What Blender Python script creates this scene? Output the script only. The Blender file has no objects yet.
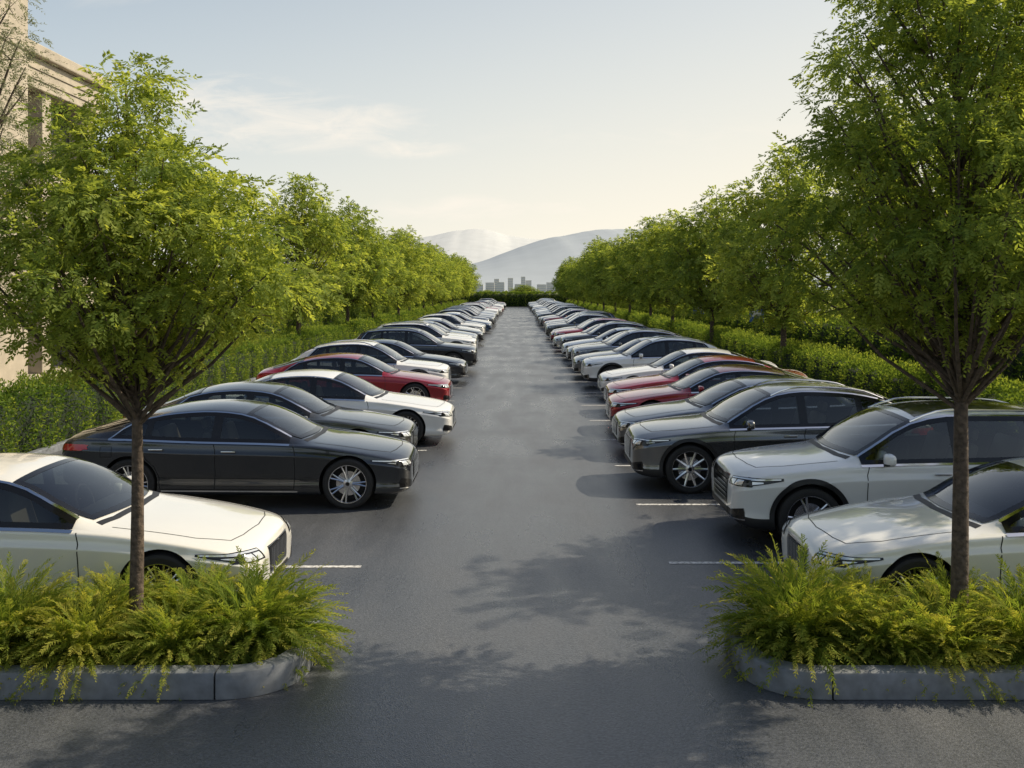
import bpy, bmesh, math, random
import numpy as np
from mathutils import Vector, Matrix
from mathutils.bvhtree import BVHTree
random.seed(7)
scene = bpy.context.scene
COL = scene.collection

# ------------------------------------------------------------------ materials
def new_mat(name):
    m = bpy.data.materials.new(name); m.use_nodes = True
    nt = m.node_tree
    return m, nt, nt.nodes["Principled BSDF"]

def simple(name, col, rough=0.5, metal=0.0, coat=0.0, spec=0.5, noise=0.0, nscale=20, bump=0.0):
    m, nt, b = new_mat(name)
    b.inputs["Base Color"].default_value = (*col, 1)
    b.inputs["Roughness"].default_value = rough
    b.inputs["Metallic"].default_value = metal
    b.inputs["Coat Weight"].default_value = coat
    b.inputs["Coat Roughness"].default_value = 0.03
    b.inputs["Specular IOR Level"].default_value = spec
    if noise > 0 or bump > 0:
        tc = nt.nodes.new("ShaderNodeTexCoord")
        n = nt.nodes.new("ShaderNodeTexNoise"); n.inputs["Scale"].default_value = nscale
        n.inputs["Detail"].default_value = 8
        nt.links.new(tc.outputs["Object"], n.inputs["Vector"])
        if noise > 0:
            r = nt.nodes.new("ShaderNodeValToRGB")
            r.color_ramp.elements[0].position = 0.3; r.color_ramp.elements[1].position = 0.7
            r.color_ramp.elements[0].color = (*[c*(1-noise) for c in col], 1)
            r.color_ramp.elements[1].color = (*[min(1, c*(1+noise)) for c in col], 1)
            nt.links.new(n.outputs["Fac"], r.inputs["Fac"])
            nt.links.new(r.outputs["Color"], b.inputs["Base Color"])
        if bump > 0:
            bp = nt.nodes.new("ShaderNodeBump"); bp.inputs["Strength"].default_value = bump
            bp.inputs["Distance"].default_value = 0.02
            nt.links.new(n.outputs["Fac"], bp.inputs["Height"])
            nt.links.new(bp.outputs["Normal"], b.inputs["Normal"])
    return m

def paint(name, col, metal=0.0, rough=0.3):
    m = simple(name, col, rough, metal, 1.0)
    nt = m.node_tree; b = nt.nodes["Principled BSDF"]; out = nt.nodes["Material Output"]
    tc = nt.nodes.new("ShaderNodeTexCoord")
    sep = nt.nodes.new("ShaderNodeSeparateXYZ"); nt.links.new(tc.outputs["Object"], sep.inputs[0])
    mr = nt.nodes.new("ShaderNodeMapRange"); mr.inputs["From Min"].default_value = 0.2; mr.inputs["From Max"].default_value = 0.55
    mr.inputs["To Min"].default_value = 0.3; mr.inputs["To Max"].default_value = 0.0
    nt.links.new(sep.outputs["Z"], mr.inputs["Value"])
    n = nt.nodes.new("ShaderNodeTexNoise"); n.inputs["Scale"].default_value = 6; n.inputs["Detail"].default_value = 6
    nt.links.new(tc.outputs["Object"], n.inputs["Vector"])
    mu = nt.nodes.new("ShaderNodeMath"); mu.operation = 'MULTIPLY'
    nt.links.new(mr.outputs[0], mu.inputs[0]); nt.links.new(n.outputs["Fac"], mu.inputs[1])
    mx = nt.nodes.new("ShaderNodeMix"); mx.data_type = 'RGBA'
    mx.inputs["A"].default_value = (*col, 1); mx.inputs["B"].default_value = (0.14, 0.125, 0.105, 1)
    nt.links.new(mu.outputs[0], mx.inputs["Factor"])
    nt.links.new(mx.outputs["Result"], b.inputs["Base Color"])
    ge = nt.nodes.new("ShaderNodeNewGeometry"); tr_ = nt.nodes.new("ShaderNodeBsdfDiffuse"); tr_.inputs["Color"].default_value = (.05, .048, .045, 1)
    ms = nt.nodes.new("ShaderNodeMixShader"); nt.links.new(ge.outputs["Backfacing"], ms.inputs[0])
    nt.links.new(b.outputs[0], ms.inputs[1]); nt.links.new(tr_.outputs[0], ms.inputs[2]); nt.links.new(ms.outputs[0], out.inputs["Surface"])
    return m

P = {
 'white': paint('paint_white', (0.84, 0.84, 0.82), 0, .2),
 'cream': paint('paint_pearl', (0.83, 0.82, 0.77), 0.05, 0.2),
 'dark': paint('paint_dark_bronze', (0.040, 0.045, 0.053), 0.7, 0.2),
 'black': paint('paint_black', (0.012, 0.014, 0.018), 0.2, 0.2),
 'olive': paint('paint_olive_grey', (0.12, 0.12, 0.108), 0.75, 0.22),
 'grey': paint('paint_grey', (0.19, 0.195, 0.20), 0.85, 0.22),
 'silver': paint('paint_silver', (0.52, 0.53, 0.54), 0.85, 0.25),
 'red': paint('paint_red', (0.34, 0.012, 0.02), 0.45, 0.2),
 'blue': paint('paint_blue', (0.03, 0.07, 0.15), 0.6, 0.22),
}
def glass_mat():
    m, nt, b = new_mat('car_glass'); nt.nodes.remove(b); N = nt.nodes.new; L = nt.links.new
    t = N("ShaderNodeBsdfTransparent"); t.inputs["Color"].default_value = (.42, .46, .45, 1)
    g = N("ShaderNodeBsdfGlossy"); g.inputs["Roughness"].default_value = .01; g.inputs["Color"].default_value = (1, 1, 1, 1)
    f = N("ShaderNodeFresnel"); f.inputs["IOR"].default_value = 1.6
    a = N("ShaderNodeMath"); a.operation = 'MULTIPLY'; a.inputs[1].default_value = 1.3; a.use_clamp = True
    ms = N("ShaderNodeMixShader"); L(f.outputs[0], a.inputs[0]); L(a.outputs[0], ms.inputs[0]); L(t.outputs[0], ms.inputs[1]); L(g.outputs[0], ms.inputs[2])
    L(ms.outputs[0], nt.nodes["Material Output"].inputs["Surface"]); return m
M_PLASTIC = simple('black_plastic', (0.018, 0.018, 0.019), 0.5)
M_GLASS = glass_mat()
M_CHROME = simple('chrome', (0.75, 0.75, 0.75), 0.1, 1.0)
M_LENS = simple('headlight_lens', (0.75, 0.78, 0.8), 0.06, 0.4, 1.0)
M_TAIL = simple('tail_light', (0.5, 0.008, 0.01), 0.15, 0.0, 1.0)
M_TYRE = simple('tyre_rubber', (0.02, 0.02, 0.021), 0.75, noise=0.2, nscale=30)
M_RIM = simple('alloy', (0.65, 0.65, 0.67), 0.22, 1.0)
M_SEAM = simple('panel_gap', (0.006, 0.006, 0.006), 0.8)
M_GBLACK = simple('gloss_black', (0.01, 0.01, 0.011), 0.10, 0.0, 0.0)
M_PLATE = simple('plate', (0.6, 0.6, 0.58), 0.4)
M_SEAT = simple('seat_leather', (0.16, 0.135, 0.11), 0.5)
CARMATS = [None, M_PLASTIC, M_GLASS, M_CHROME, M_LENS, M_TAIL, M_TYRE, M_RIM, M_SEAM, M_GBLACK, M_PLATE, M_SEAT]
PAINT, PLAS, GLASS, CHROME, LENS, TAIL, TYRE, RIM, SEAM, GBLACK, PLATE, SEAT = range(12)

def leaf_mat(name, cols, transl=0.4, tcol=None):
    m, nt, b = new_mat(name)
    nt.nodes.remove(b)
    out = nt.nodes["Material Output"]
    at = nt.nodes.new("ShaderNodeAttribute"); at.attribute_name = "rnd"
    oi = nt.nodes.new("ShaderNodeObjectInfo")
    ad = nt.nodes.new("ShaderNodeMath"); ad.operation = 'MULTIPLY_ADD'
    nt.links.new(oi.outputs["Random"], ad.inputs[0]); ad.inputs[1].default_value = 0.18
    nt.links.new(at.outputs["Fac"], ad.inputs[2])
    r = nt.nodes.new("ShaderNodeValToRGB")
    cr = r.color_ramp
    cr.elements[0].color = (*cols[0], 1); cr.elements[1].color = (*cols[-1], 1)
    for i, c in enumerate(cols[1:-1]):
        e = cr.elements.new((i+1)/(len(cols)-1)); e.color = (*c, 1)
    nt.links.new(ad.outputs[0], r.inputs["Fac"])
    d = nt.nodes.new("ShaderNodeBsdfDiffuse")
    t = nt.nodes.new("ShaderNodeBsdfTranslucent")
    nt.links.new(r.outputs["Color"], d.inputs["Color"])
    g = nt.nodes.new("ShaderNodeMix"); g.data_type = 'RGBA'; g.blend_type = 'MULTIPLY'
    g.inputs["Factor"].default_value = 1.0
    g.inputs["B"].default_value = (*(tcol or (2.6, 2.2, 0.9)), 1)
    nt.links.new(r.outputs["Color"], g.inputs["A"])
    nt.links.new(g.outputs["Result"], t.inputs["Color"])
    mx = nt.nodes.new("ShaderNodeMixShader"); mx.inputs[0].default_value = transl
    nt.links.new(d.outputs[0], mx.inputs[1]); nt.links.new(t.outputs[0], mx.inputs[2])
    nt.links.new(mx.outputs[0], out.inputs["Surface"])
    return m
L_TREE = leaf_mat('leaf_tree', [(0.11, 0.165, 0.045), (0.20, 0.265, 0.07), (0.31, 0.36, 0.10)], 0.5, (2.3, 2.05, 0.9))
L_OLIVE = leaf_mat('leaf_olive', [(0.14, 0.16, 0.10), (0.20, 0.22, 0.14), (0.26, 0.27, 0.17)], 0.35, (1.6, 1.6, 1.1))
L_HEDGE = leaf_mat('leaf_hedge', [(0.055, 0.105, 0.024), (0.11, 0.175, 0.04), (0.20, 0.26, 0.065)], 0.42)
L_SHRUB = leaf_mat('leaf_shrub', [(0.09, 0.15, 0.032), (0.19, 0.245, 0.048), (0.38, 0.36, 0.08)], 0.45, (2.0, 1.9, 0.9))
M_BARK = simple('bark', (0.10, 0.075, 0.057), 0.9, noise=0.5, nscale=25, bump=0.9)
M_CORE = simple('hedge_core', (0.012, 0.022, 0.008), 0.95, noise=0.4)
M_SOIL = simple('soil', (0.05, 0.038, 0.026), 0.95, noise=0.4, nscale=30, bump=0.5)
M_KERB = simple('concrete_kerb_mat', (0.17, 0.185, 0.205), 0.65, noise=0.25, nscale=9, bump=0.25)
M_CONC = simple('concrete_wall_mat', (0.44, 0.39, 0.31), 0.8, noise=0.14, nscale=2.5, bump=0.2)
M_WIN = simple('window_glass', (0.02, 0.025, 0.03), 0.08, 0, 0.5)
M_WOOD = simple('fence_wood', (0.10, 0.062, 0.04), 0.75, noise=0.35, nscale=6)

def asphalt():
    m, nt, b = new_mat('asphalt')
    N = nt.nodes.new; L = nt.links.new
    tc = N("ShaderNodeTexCoord")
    n1 = N("ShaderNodeTexNoise"); n1.inputs["Scale"].default_value = 0.45; n1.inputs["Detail"].default_value = 6
    n2 = N("ShaderNodeTexNoise"); n2.inputs["Scale"].default_value = 45; n2.inputs["Detail"].default_value = 4
    n3 = N("ShaderNodeTexVoronoi"); n3.inputs["Scale"].default_value = 95
    mp = N("ShaderNodeMapping"); mp.inputs["Scale"].default_value = (1.6, 0.25, 1)
    L(tc.outputs["Object"], mp.inputs["Vector"])
    n4 = N("ShaderNodeTexNoise"); n4.inputs["Scale"].default_value = 1.2; n4.inputs["Detail"].default_value = 5
    L(mp.outputs[0], n4.inputs["Vector"])
    for n in (n1, n2, n3): L(tc.outputs["Object"], n.inputs["Vector"])
    r = N("ShaderNodeValToRGB")
    r.color_ramp.elements[0].position = 0.3; r.color_ramp.elements[1].position = 0.7
    r.color_ramp.elements[0].color = (0.062, 0.070, 0.083, 1); r.color_ramp.elements[1].color = (0.126, 0.131, 0.139, 1)
    a = N("ShaderNodeMath"); a.operation = 'ADD'; L(n1.outputs["Fac"], a.inputs[0]); L(n4.outputs["Fac"], a.inputs[1])
    h = N("ShaderNodeMath"); h.operation = 'MULTIPLY'; h.inputs[1].default_value = 0.5; L(a.outputs[0], h.inputs[0])
    L(h.outputs[0], r.inputs["Fac"])
    mx = N("ShaderNodeMix"); mx.data_type = 'RGBA'; mx.blend_type = 'MULTIPLY'; mx.inputs["Factor"].default_value = 0.8
    r2 = N("ShaderNodeValToRGB"); r2.color_ramp.elements[0].position = 0.3; r2.color_ramp.elements[1].position = 0.75
    r2.color_ramp.elements[0].color = (0.45, 0.45, 0.45, 1); r2.color_ramp.elements[1].color = (1.4, 1.4, 1.4, 1)
    L(n2.outputs["Fac"], r2.inputs["Fac"]); L(r.outputs["Color"], mx.inputs["A"]); L(r2.outputs["Color"], mx.inputs["B"])
    L(mx.outputs["Result"], b.inputs["Base Color"])
    mr = N("ShaderNodeMapRange"); mr.inputs["From Min"].default_value = 0.38; mr.inputs["From Max"].default_value = 0.62
    mr.inputs["To Min"].default_value = 0.22; mr.inputs["To Max"].default_value = 0.44
    L(h.outputs[0], mr.inputs["Value"]); L(mr.outputs[0], b.inputs["Roughness"])
    bp = N("ShaderNodeBump"); bp.inputs["Strength"].default_value = 0.5; bp.inputs["Distance"].default_value = 0.005
    s = N("ShaderNodeMath"); s.operation = 'ADD'; L(n3.outputs["Distance"], s.inputs[0]); L(n2.outputs["Fac"], s.inputs[1])
    L(s.outputs[0], bp.inputs["Height"]); L(bp.outputs["Normal"], b.inputs["Normal"])
    return m
M_ASPH = asphalt()
M_GRASS = simple('ground_mat', (0.075, 0.085, 0.03), 0.95, noise=0.4, nscale=0.8, bump=0.3)
M_PATH = simple('path_mat', (0.26, 0.21, 0.14), 0.9, noise=0.2, nscale=3)
def linepaint():
    m, nt, b = new_mat('road_paint')
    tc = nt.nodes.new("ShaderNodeTexCoord"); n = nt.nodes.new("ShaderNodeTexNoise")
    n.inputs["Scale"].default_value = 22; n.inputs["Detail"].default_value = 8
    nt.links.new(tc.outputs["Object"], n.inputs["Vector"])
    r = nt.nodes.new("ShaderNodeValToRGB"); r.color_ramp.elements[0].position = 0.38; r.color_ramp.elements[1].position = 0.56
    r.color_ramp.elements[0].color = (0.25, 0.25, 0.25, 1); r.color_ramp.elements[1].color = (0.7, 0.7, 0.68, 1)
    nt.links.new(n.outputs["Fac"], r.inputs["Fac"]); nt.links.new(r.outputs["Color"], b.inputs["Base Color"])
    b.inputs["Roughness"].default_value = 0.7
    return m
M_LINE = linepaint()

# ------------------------------------------------------------------ mesh helpers
def mk_obj(name, mesh, loc=(0, 0, 0), rz=0, parent=None, scale=None):
    o = bpy.data.objects.new(name, mesh); COL.objects.link(o)
    o.location = loc; o.rotation_euler = (0, 0, rz)
    if scale is not None: o.scale = scale
    if parent: o.parent = parent
    return o
def mesh_py(name, V, F, mats, mids=None, smooth=False, sharp=None):
    me = bpy.data.meshes.new(name); me.from_pydata([tuple(v) for v in V], [], F)
    for m in mats: me.materials.append(m)
    if mids is not None: me.polygons.foreach_set("material_index", mids)
    if smooth:
        me.polygons.foreach_set("use_smooth", [True]*len(me.polygons))
        if sharp: me.set_sharp_from_angle(angle=math.radians(sharp))
    me.update(); return me
class MB:
    def __init__(s): s.V = []; s.F = []; s.M = []
    def add(s, V, F, m):
        o = len(s.V); s.V += [tuple(v) for v in V]; s.F += [tuple(i+o for i in f) for f in F]
        s.M += (m if isinstance(m, list) else [m]*len(F))
    def box(s, x0, x1, y0, y1, z0, z1, m=0, bev=0.0, rot=None):
        if bev <= 0:
            V = [(x, y, z) for x in (x0, x1) for y in (y0, y1) for z in (z0, z1)]
            s.add(V, [(0, 1, 3, 2), (4, 6, 7, 5), (0, 4, 5, 1), (2, 3, 7, 6), (0, 2, 6, 4), (1, 5, 7, 3)], m)
        else:
            bm = bmesh.new(); bmesh.ops.create_cube(bm, size=1)
            bmesh.ops.scale(bm, vec=(x1-x0, y1-y0, z1-z0), verts=bm.verts)
            bmesh.ops.bevel(bm, geom=bm.edges[:], offset=bev, segments=2, affect='EDGES', profile=0.5)
            if rot: bmesh.ops.rotate(bm, cent=(0, 0, 0), matrix=Matrix.Rotation(rot, 3, 'Y'), verts=bm.verts)
            bmesh.ops.translate(bm, vec=((x0+x1)/2, (y0+y1)/2, (z0+z1)/2), verts=bm.verts)
            bm.verts.index_update()
            s.add([v.co[:] for v in bm.verts], [tuple(v.index for v in f.verts) for f in bm.faces], m); bm.free()
def tube(mb, pts, rads, n=7, m=0):
    pts = [Vector(p) for p in pts]; V = []; F = []
    ref = Vector((0.31, 0.95, 0.05)).normalized()
    for i, p in enumerate(pts):
        d = (pts[min(i+1, len(pts)-1)] - pts[max(i-1, 0)]).normalized()
        a = d.cross(ref)
        if a.length < 0.1: a = d.cross(Vector((1, 0, 0)))
        a.normalize(); b = d.cross(a)
        for k in range(n):
            t = 2*math.pi*k/n; V.append(p + (a*math.cos(t) + b*math.sin(t))*rads[i])
    for i in range(len(pts)-1):
        for k in range(n):
            F.append((i*n+k, i*n+(k+1) % n, (i+1)*n+(k+1) % n, (i+1)*n+k))
    mb.add(V, F, m)

def leaf_quads(P0, D, S, ln, wd):
    ln = ln[:, None]; wd = wd[:, None]
    a = P0; c = P0 + D*ln
    mid = P0 + D*ln*0.45
    b = mid + S*wd*0.5; d = mid - S*wd*0.5
    return np.stack([a, b, c, d], 1).reshape(-1, 3)
def norm(a): return a/np.maximum(np.linalg.norm(a, axis=-1, keepdims=True), 1e-9)

def build_mesh_with_leaves(name, mb, LV, LR, mats, leafidx):
    nv0 = len(mb.V); V = np.array(mb.V, dtype=np.float32).reshape(-1, 3)
    allV = np.vstack([V, LV.astype(np.float32)]) if nv0 else LV.astype(np.float32)
    me = bpy.data.meshes.new(name)
    nl = len(LV)//4
    me.vertices.add(len(allV)); me.vertices.foreach_set("co", allV.ravel())
    loops = []; starts = []; tot = 0
    for f in mb.F:
        starts.append(tot); loops += f; tot += len(f)
    lo = np.concatenate([np.array(loops, dtype=np.int32), np.arange(nl*4, dtype=np.int32)+nv0])
    st = np.concatenate([np.array(starts, dtype=np.int32), tot+4*np.arange(nl, dtype=np.int32)])
    me.loops.add(len(lo)); me.loops.foreach_set("vertex_index", lo)
    me.polygons.add(len(st)); me.polygons.foreach_set("loop_start", st)
    mi = np.concatenate([np.array(mb.M, dtype=np.int32), np.full(nl, leafidx, dtype=np.int32)])
    for m in mats: me.materials.append(m)
    me.polygons.foreach_set("material_index", mi)
    sm = np.concatenate([np.ones(len(mb.F), dtype=bool), np.zeros(nl, dtype=bool)])
    me.polygons.foreach_set("use_smooth", sm)
    at = me.attributes.new("rnd", 'FLOAT', 'POINT')
    at.data.foreach_set("value", np.concatenate([np.zeros(nv0), np.repeat(LR, 4)]).astype(np.float32))
    me.update(calc_edges=True); me.validate()
    return me

# ------------------------------------------------------------------ trees
def make_tree(name, H, fork, prof, nclump, cr, ntwig, npair, twl, lfl, lfw, trunk_r, seed, leafm, flat=0.75, lean=0.05):
    rg = np.random.default_rng(seed); mb = MB()
    pz = [p[0] for p in prof]; pr = [p[1] for p in prof]
    n = 12; ph = rg.uniform(0, 6, 2)
    def leader(z):
        k = z/H
        return np.array([lean*math.sin(3.1*k+ph[0])-lean*math.sin(ph[0]), lean*math.sin(2.7*k+ph[1])-lean*math.sin(ph[1]), z])
    zs = np.linspace(-0.05, H*0.93, n)
    tube(mb, [leader(z) for z in zs], [trunk_r*(1.25 if i == 0 else 1)*max(0.12, 1-0.92*max(0, (z-fork*0.3))/(H-fork*0.3)) for i, z in enumerate(zs)], 10)
    C = []; R = []; tries = 0
    while len(C) < nclump and tries < nclump*80:
        tries += 1
        z = rg.uniform(pz[0], pz[-1]); rm = np.interp(z, pz, pr)
        if rg.uniform() > (rm/max(pr)): continue
        ang = rg.uniform(0, 2*math.pi)
        lob = 1+0.14*math.sin(3*ang+z*1.7+seed)+0.08*math.sin(5*ang-z*2.3)
        rr = rm*lob*math.sqrt(rg.uniform(0.03, 1.0))
        c = leader(z)+np.array([rr*math.cos(ang), rr*math.sin(ang), 0])
        r = rg.uniform(*cr)
        if any(np.linalg.norm(c-c2) < 0.55*(r+r2)*0.9 for c2, r2 in zip(C, R)): continue
        C.append(c); R.append(r)
    for c, r in zip(C, R):
        rad = math.hypot(c[0], c[1])
        za = max(fork*rg.uniform(0.95, 1.12), c[2]-0.25*H*0.2-rad*rg.uniform(0.75, 1.25)); za = min(za, c[2]-0.02)
        a = leader(za); mid = a*0.5+c*0.5 + np.array([0, 0, -0.06*rad]) + rg.normal(0, 0.03*cr[1], 3)
        q = a*0.2+c*0.8+rg.normal(0, 0.05*cr[1], 3)
        br = trunk_r*0.34*(0.4+0.6*rad/max(pr))
        tube(mb, [a, mid, q, c], [br, br*0.7, br*0.45, br*0.25], 5)
        for _ in range(3):
            d = norm(rg.normal(0, 1, 3)+np.array([0, 0, .4]))
            tube(mb, [q, q+d*r*0.5, q+d*r*0.95+np.array([0, 0, -.04*r])], [br*0.3, br*0.2, br*0.08], 3)
    LVs = []; LRs = []
    for c, r in zip(C, R):
        T = int(ntwig*(r/cr[1])**2*rg.uniform(0.8, 1.15))
        d0 = norm(rg.normal(0, 1, (T, 3)))
        rad = (rg.uniform(0.12, 1.0, T)**0.55)[:, None]*r
        rad = rad*(1+0.25*np.sin(d0[:, :1]*5+d0[:, 1:2]*4+c[0]*7))
        base = c + d0*rad*np.array([1.15, 1.15, flat])
        out = norm((c-leader(min(c[2], H*0.9)))*np.array([1, 1, 0.3])+1e-6)
        dd = norm(d0*0.7 + out*0.5 + rg.normal(0, 0.45, (T, 3)) + np.array([0, 0, -0.18]))
        side = norm(np.cross(dd, np.array([0, 0, 1.0]) + rg.normal(0, 0.35, (T, 3))))
        L = twl*rg.uniform(0.6, 1.2, T)
        crnd = rg.uniform(-0.18, 0.18)
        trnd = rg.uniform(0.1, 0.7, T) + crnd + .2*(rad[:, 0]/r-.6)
        t = (np.arange(npair)+0.5)/npair
        for sgn in (-1, 1):
            pos = base[:, None, :] + dd[:, None, :]*(L[:, None]*t[None, :])[..., None] + np.array([0, 0, -1.0])*(0.25*L[:, None]*t[None, :]**2)[..., None]
            ld = norm(dd[:, None, :]*0.65 + sgn*side[:, None, :]*0.8 + rg.normal(0, 0.18, (T, npair, 3)) + np.array([0, 0, -0.22]))
            ls = norm(np.cross(ld, np.cross(dd, side)[:, None, :]+rg.normal(0, 0.35, (T, npair, 3))))
            ln = lfl*rg.uniform(0.7, 1.15, (T, npair))*(1-0.35*np.abs(t-0.4))[None, :]
            N = T*npair
            LVs.append(leaf_quads(pos.reshape(N, 3), ld.reshape(N, 3), ls.reshape(N, 3), ln.reshape(N), np.full(N, lfw)*rg.uniform(0.8, 1.2, N)))
            LRs.append((trnd[:, None]+rg.normal(0, 0.08, (T, npair))).reshape(N))
    return build_mesh_with_leaves(name, mb, np.vstack(LVs), np.clip(np.concatenate(LRs), 0, 1), [M_BARK, leafm], 1)

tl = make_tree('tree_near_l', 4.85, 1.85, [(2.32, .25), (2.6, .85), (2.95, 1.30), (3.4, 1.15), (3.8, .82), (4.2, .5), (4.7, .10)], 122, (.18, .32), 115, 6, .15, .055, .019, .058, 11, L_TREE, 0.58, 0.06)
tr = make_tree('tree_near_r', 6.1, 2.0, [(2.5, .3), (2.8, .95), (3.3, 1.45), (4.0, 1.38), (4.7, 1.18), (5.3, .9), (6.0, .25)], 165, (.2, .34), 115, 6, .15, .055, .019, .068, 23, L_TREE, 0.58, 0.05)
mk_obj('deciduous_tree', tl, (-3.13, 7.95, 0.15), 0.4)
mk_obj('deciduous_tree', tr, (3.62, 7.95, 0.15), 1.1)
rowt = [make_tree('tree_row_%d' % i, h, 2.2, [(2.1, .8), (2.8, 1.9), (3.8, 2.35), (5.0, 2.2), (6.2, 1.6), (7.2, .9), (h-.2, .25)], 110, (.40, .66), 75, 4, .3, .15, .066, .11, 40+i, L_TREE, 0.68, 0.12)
        for i, h in enumerate((8.0, 8.4, 7.7))]
k = 0
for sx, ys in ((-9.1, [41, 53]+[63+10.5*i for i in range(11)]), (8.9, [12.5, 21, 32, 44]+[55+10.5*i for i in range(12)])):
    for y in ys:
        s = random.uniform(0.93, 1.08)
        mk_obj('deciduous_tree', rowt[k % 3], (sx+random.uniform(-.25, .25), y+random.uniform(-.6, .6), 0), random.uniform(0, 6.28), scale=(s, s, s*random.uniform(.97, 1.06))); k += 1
ol = make_tree('olive', 10.0, 2.6, [(2.4, .7), (4, 1.2), (6, 1.35), (8, 1.2), (9.8, .5)], 62, (.35, .6), 90, 5, .25, .09, .024, .12, 77, L_OLIVE, 0.9, 0.15)
mk_obj('olive_tree', ol, (-11.75, 20.8, 0), 0.3)
for i in range(16):
    side = -1 if i % 2 else 1
    y = 50 + (i//2)*18 + random.uniform(-4, 4)
    s = random.uniform(.6, .75)
    mk_obj('deciduous_tree', rowt[i % 3], (side*random.uniform(18, 24), y, -0.9), random.uniform(0, 6), scale=(s*1.5, s*1.5, s))
for i, (x, y) in enumerate(((17, 27), (19, 36), (16, 19), (21, 44))):
    mk_obj('deciduous_tree', rowt[i % 3], (x, y, -0.8), i*1.3, scale=(1.1, 1.1, .75))
for i in range(7):  # unseen row behind the camera, added to darken reflections in the car windows
    mk_obj('deciduous_tree', rowt[i % 3], (-24+7.6*i, -17+random.uniform(-1.5, 1.5), -.6), i*.9, scale=(1.4, 1.35, .9))

# ------------------------------------------------------------------ hedge
def make_hedge(name, L, W, H, n, seed, lf=.07, mat=L_HEDGE):
    rg = np.random.default_rng(seed); mb = MB()
    nx = 24; ring = [(-.42, 0), (-.45, .5), (-.40, .86), (-.2, .94), (.2, .94), (.40, .86), (.45, .5), (.42, 0)]
    V = []; F = []
    for i in range(nx+1):
        for (a, b) in ring: V.append((a*W*.9+rg.normal(0, .015), i/nx*L, b*H*.93+(rg.normal(0, .02) if b > 0 else 0)))
    m = len(ring)
    for i in range(nx):
        for j in range(m-1): F.append((i*m+j, i*m+j+1, (i+1)*m+j+1, (i+1)*m+j))
    F += [tuple(range(m)), tuple(nx*m+j for j in range(m-1, -1, -1))]
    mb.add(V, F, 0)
    per = 2*H+W; u = rg.uniform(0, per, n); y = rg.uniform(-.03, L+.03, n)
    x = np.where(u < H, -W/2, np.where(u < H+W, -W/2+(u-H), W/2)); z = np.where(u < H, u, np.where(u < H+W, H, per-u))
    nx_ = np.where(u < H, -1., np.where(u < H+W, 0., 1.)); nz = np.where((u >= H) & (u < H+W), 1., 0.15)
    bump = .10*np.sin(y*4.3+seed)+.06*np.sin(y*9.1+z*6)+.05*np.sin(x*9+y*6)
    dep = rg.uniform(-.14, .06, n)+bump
    Nn = norm(np.stack([nx_, np.zeros(n), nz], 1))
    cz = np.clip(z, 0, H); cx = x*np.where(z > H*.85, .9, 1)
    P0 = np.stack([cx, y, cz], 1)+Nn*dep[:, None]
    D = norm(Nn*.7+rg.normal(0, .7, (n, 3))+np.array([0, 0, .25])); S = norm(np.cross(D, rg.normal(0, 1, (n, 3))))
    LV = leaf_quads(P0, D, S, lf*rg.uniform(.7, 1.3, n), lf*.5*rg.uniform(.8, 1.2, n))
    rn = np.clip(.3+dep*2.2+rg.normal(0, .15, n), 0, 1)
    return build_mesh_with_leaves(name, mb, LV, rn, [M_CORE, mat], 1)
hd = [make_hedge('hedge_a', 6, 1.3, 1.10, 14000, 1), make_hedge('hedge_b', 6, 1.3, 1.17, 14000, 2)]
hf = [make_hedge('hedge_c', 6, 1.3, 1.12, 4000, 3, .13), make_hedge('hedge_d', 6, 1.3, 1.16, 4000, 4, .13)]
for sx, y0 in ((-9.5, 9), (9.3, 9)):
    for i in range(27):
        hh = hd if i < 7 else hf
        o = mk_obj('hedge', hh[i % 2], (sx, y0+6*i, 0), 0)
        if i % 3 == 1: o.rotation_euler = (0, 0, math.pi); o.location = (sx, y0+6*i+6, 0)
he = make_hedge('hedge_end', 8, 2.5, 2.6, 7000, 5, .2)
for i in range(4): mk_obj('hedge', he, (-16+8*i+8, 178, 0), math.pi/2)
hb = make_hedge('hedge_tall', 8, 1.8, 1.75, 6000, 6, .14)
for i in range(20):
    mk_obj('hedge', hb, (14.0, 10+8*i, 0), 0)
    if i > 2: mk_obj('hedge', hb, (-15.0, 10+8*i, 0), 0)

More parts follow.
